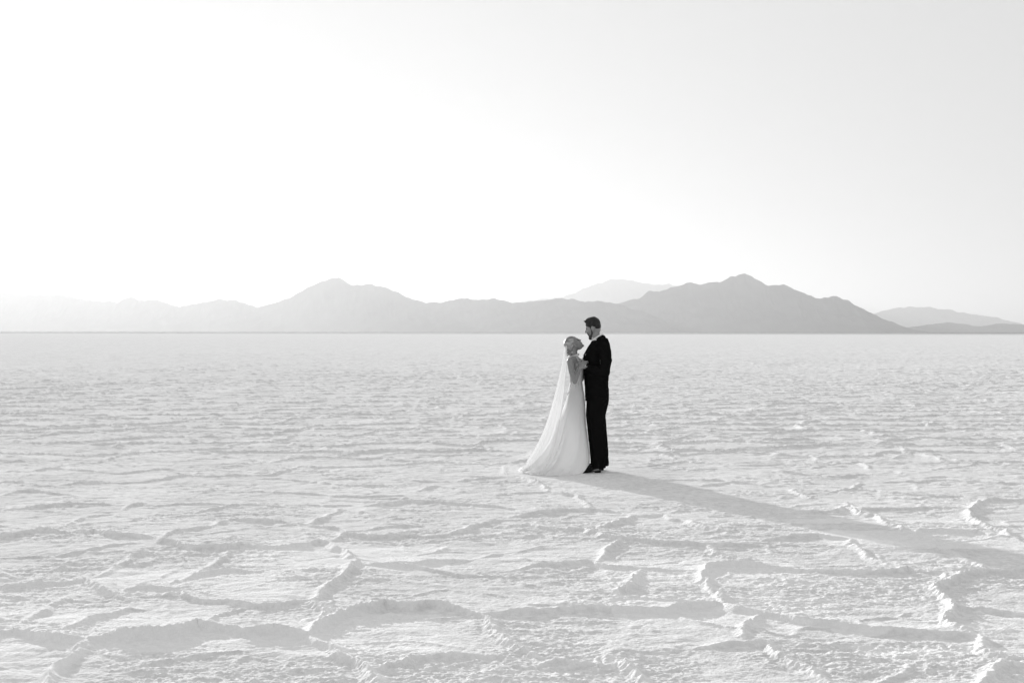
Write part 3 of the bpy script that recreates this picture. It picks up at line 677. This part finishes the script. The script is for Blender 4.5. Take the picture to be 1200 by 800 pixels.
# dress: lofted satin with folds that open out into a train
rows = [(1.385, .683, .795, .056, 0), (1.365, .690, .810, .062, 0), (1.33, .700, .828, .088, 0), (1.28, .694, .850, .118, 0), (1.22, .690, .854, .126, 0), (1.15, .698, .843, .120, 0), (1.08, .703, .840, .116, 0),
        (1.02, .690, .850, .135, 0), (.95, .672, .862, .160, 0), (.88, .654, .872, .175, 0), (.80, .632, .877, .185, 0), (.70, .598, .881, .20, 0), (.60, .560, .886, .215, 0), (.50, .524, .896, .24, 0),
        (.42, .488, .906, .265, 0), (.35, .452, .915, .29, 0), (.28, .410, .923, .315, 0), (.22, .366, .929, .335, 0), (.165, .322, .931, .355, 0), (.12, .280, .930, .37, 0), (.085, .240, .922, .385, -.01),
        (.060, .205, .908, .40, -.02), (.040, .175, .892, .425, -.03), (.026, .150, .878, .455, -.035), (.018, .130, .866, .485, -.04), (.013, .115, .858, .505, -.045)]
zz = np.array([r[0] for r in rows]); tt = np.linspace(0, 1, len(rows)); ts = np.linspace(0, 1, 150)
def ip(k): 
    v = np.interp(ts, tt, [r[k] for r in rows]); kk = np.array([1, 2, 3, 2, 1]) / 9.0
    vp = np.concatenate([[v[0]] * 2, v, [v[-1]] * 2]); return np.convolve(vp, kk, 'valid')
Zr, X0, X1, HY, YO = (ip(k) for k in range(5))
NT = 360; th = np.linspace(0, 2 * np.pi, NT, endpoint=False)
T2, TH = np.meshgrid(np.arange(150), th, indexing='ij')
cxm = ((X0 + X1) / 2 - BX)[:, None]; rxm = ((X1 - X0) / 2)[:, None]
grow = smoothstep(1.0, .30, Zr)[:, None]; low = smoothstep(.12, .02, Zr)[:, None]
ct, st = np.cos(TH), np.sin(TH)
warp = TH + .16 * np.sin(3 * TH + Zr[:, None] * 2.2) 
backness = .55 + .45 * (-ct)
fold = (.10 * np.sin(8 * warp + .8 + 1.6 * Zr[:, None]) + .055 * np.sin(13 * warp + 2.1 - 2.0 * Zr[:, None]) + .022 * np.sin(23 * warp + .5)) * backness
fold = np.where(fold > 0, fold * .8, fold * 1.25)
fold = fold * grow * (1 - .45 * low)
crease = .006 * gnoise(TH * 3, Zr[:, None] * 9 + TH, 61) * (1 - grow) * smoothstep(.9, 1.1, Zr)[:, None]
rad = 1 + fold + crease / np.maximum(rxm, .05)
ex = 2 / 2.3
XX = cxm + rxm * rad * np.sign(ct) * np.abs(ct) ** ex
YY = YO[:, None] + HY[:, None] * rad * np.sign(st) * np.abs(st) ** ex
ZZ = np.repeat(Zr[:, None], NT, 1) + .010 * low * np.sin(17 * TH + 1) * smoothstep(.012, .03, Zr)[:, None] + .006 * low * gnoise(TH * 9, Zr[:, None] * 60, 62)
ZZ = np.maximum(ZZ, .006)
co = np.stack([XX.ravel(), YY.ravel(), ZZ.ravel()], 1)
i = np.arange(149)[:, None] * NT; j = np.arange(NT)[None, :]; j2 = (j + 1) % NT
q = np.stack([i + j, i + NT + j, i + NT + j2, i + j2], -1).reshape(-1, 4)
dress = quads_obj('dress', co, q, m_satin, B)
# high band round the neck
p = Prims(); N = 24
for k in range(N):
    def cp(a, dz): return Vector((-.002 + .064 * math.cos(a), .056 * math.sin(a), 1.388 + .022 * math.cos(a) + dz))
    a0, a1 = 2 * math.pi * k / N, 2 * math.pi * (k + 1) / N
    for dz in (-.007, 0, .007): p.cap(cp(a0, dz), .007, cp(a1, dz), .007)
fuse('neckband', p, .0045, 1, m_satin, B)

# veil: pinned at the knot, falling clear of her back and spreading over the train
vp = [(-.098, 1.512, .060, .012), (-.112, 1.45, .078, .03), (-.122, 1.38, .10, .045), (-.140, 1.256, .125, .065), (-.178, 1.10, .15, .085), (-.212, .95, .18, .11), (-.255, .79, .215, .13), (-.300, .626, .26, .15), (-.352, .48, .31, .17), (-.407, .354, .36, .19),
      (-.468, .24, .41, .21), (-.530, .15, .45, .22), (-.570, .085, .475, .22), (-.605, .045, .47, .20), (-.635, .026, .43, .17), (-.660, .020, .35, .12)]
V = np.array(vp); tt = np.linspace(0, 1, len(vp)); nv, ns = 130, 200; ts = np.linspace(0, 1, nv)
def sm(v):
    kk = np.ones(9) / 9; a = np.concatenate([[2 * v[0] - x for x in v[4:0:-1]], v, [2 * v[-1] - x for x in v[-2:-6:-1]]]); return np.convolve(a, kk, 'valid')
vx, vz, vh, vd = (sm(np.interp(ts, tt, V[:, k])) for k in range(4))
s = np.linspace(-1, 1, ns); SS, TT = np.meshgrid(s, ts)
amp = (.010 + .028 * smoothstep(0, .8, ts))[:, None]
wave = amp * (np.sin(SS * 9 + 1.3 + TT * 1.5) * .6 + np.sin(SS * 17 + 4 - TT * 2) * .4 + .25 * np.sin(SS * 31 + 2))
flat = smoothstep(.16, .03, vz)[:, None]
XX = vx[:, None] + vd[:, None] * SS ** 2 + wave * (1 - flat) * .9 + flat * .02 * np.sin(SS * 8)
YY = vh[:, None] * SS + .01 * np.sin(TT * 9) - .01
ZZ = vz[:, None] + flat * (.012 * np.sin(SS * 13 + TT * 20) + .006 * np.sin(SS * 29)) + wave * .25 * (1 - flat)
# the skirt pushes the veil out where they touch
ZZ = np.maximum(ZZ, .012 + .004 * np.sin(SS * 21))
co = np.stack([XX.ravel(), YY.ravel(), ZZ.ravel()], 1)
i = np.arange(nv - 1)[:, None] * ns; j = np.arange(ns - 1)[None, :]
q = np.stack([i + j, i + ns + j, i + ns + j + 1, i + j + 1], -1).reshape(-1, 4)
quads_obj('veil', co, q, m_veil, B)
p = Prims()
for k in range(7): p.ball((-.097 + .003 * (k % 2), -.03 + .01 * k, 1.516), .005)
fuse('hair_comb', p, .003, 1, m_petal, B)
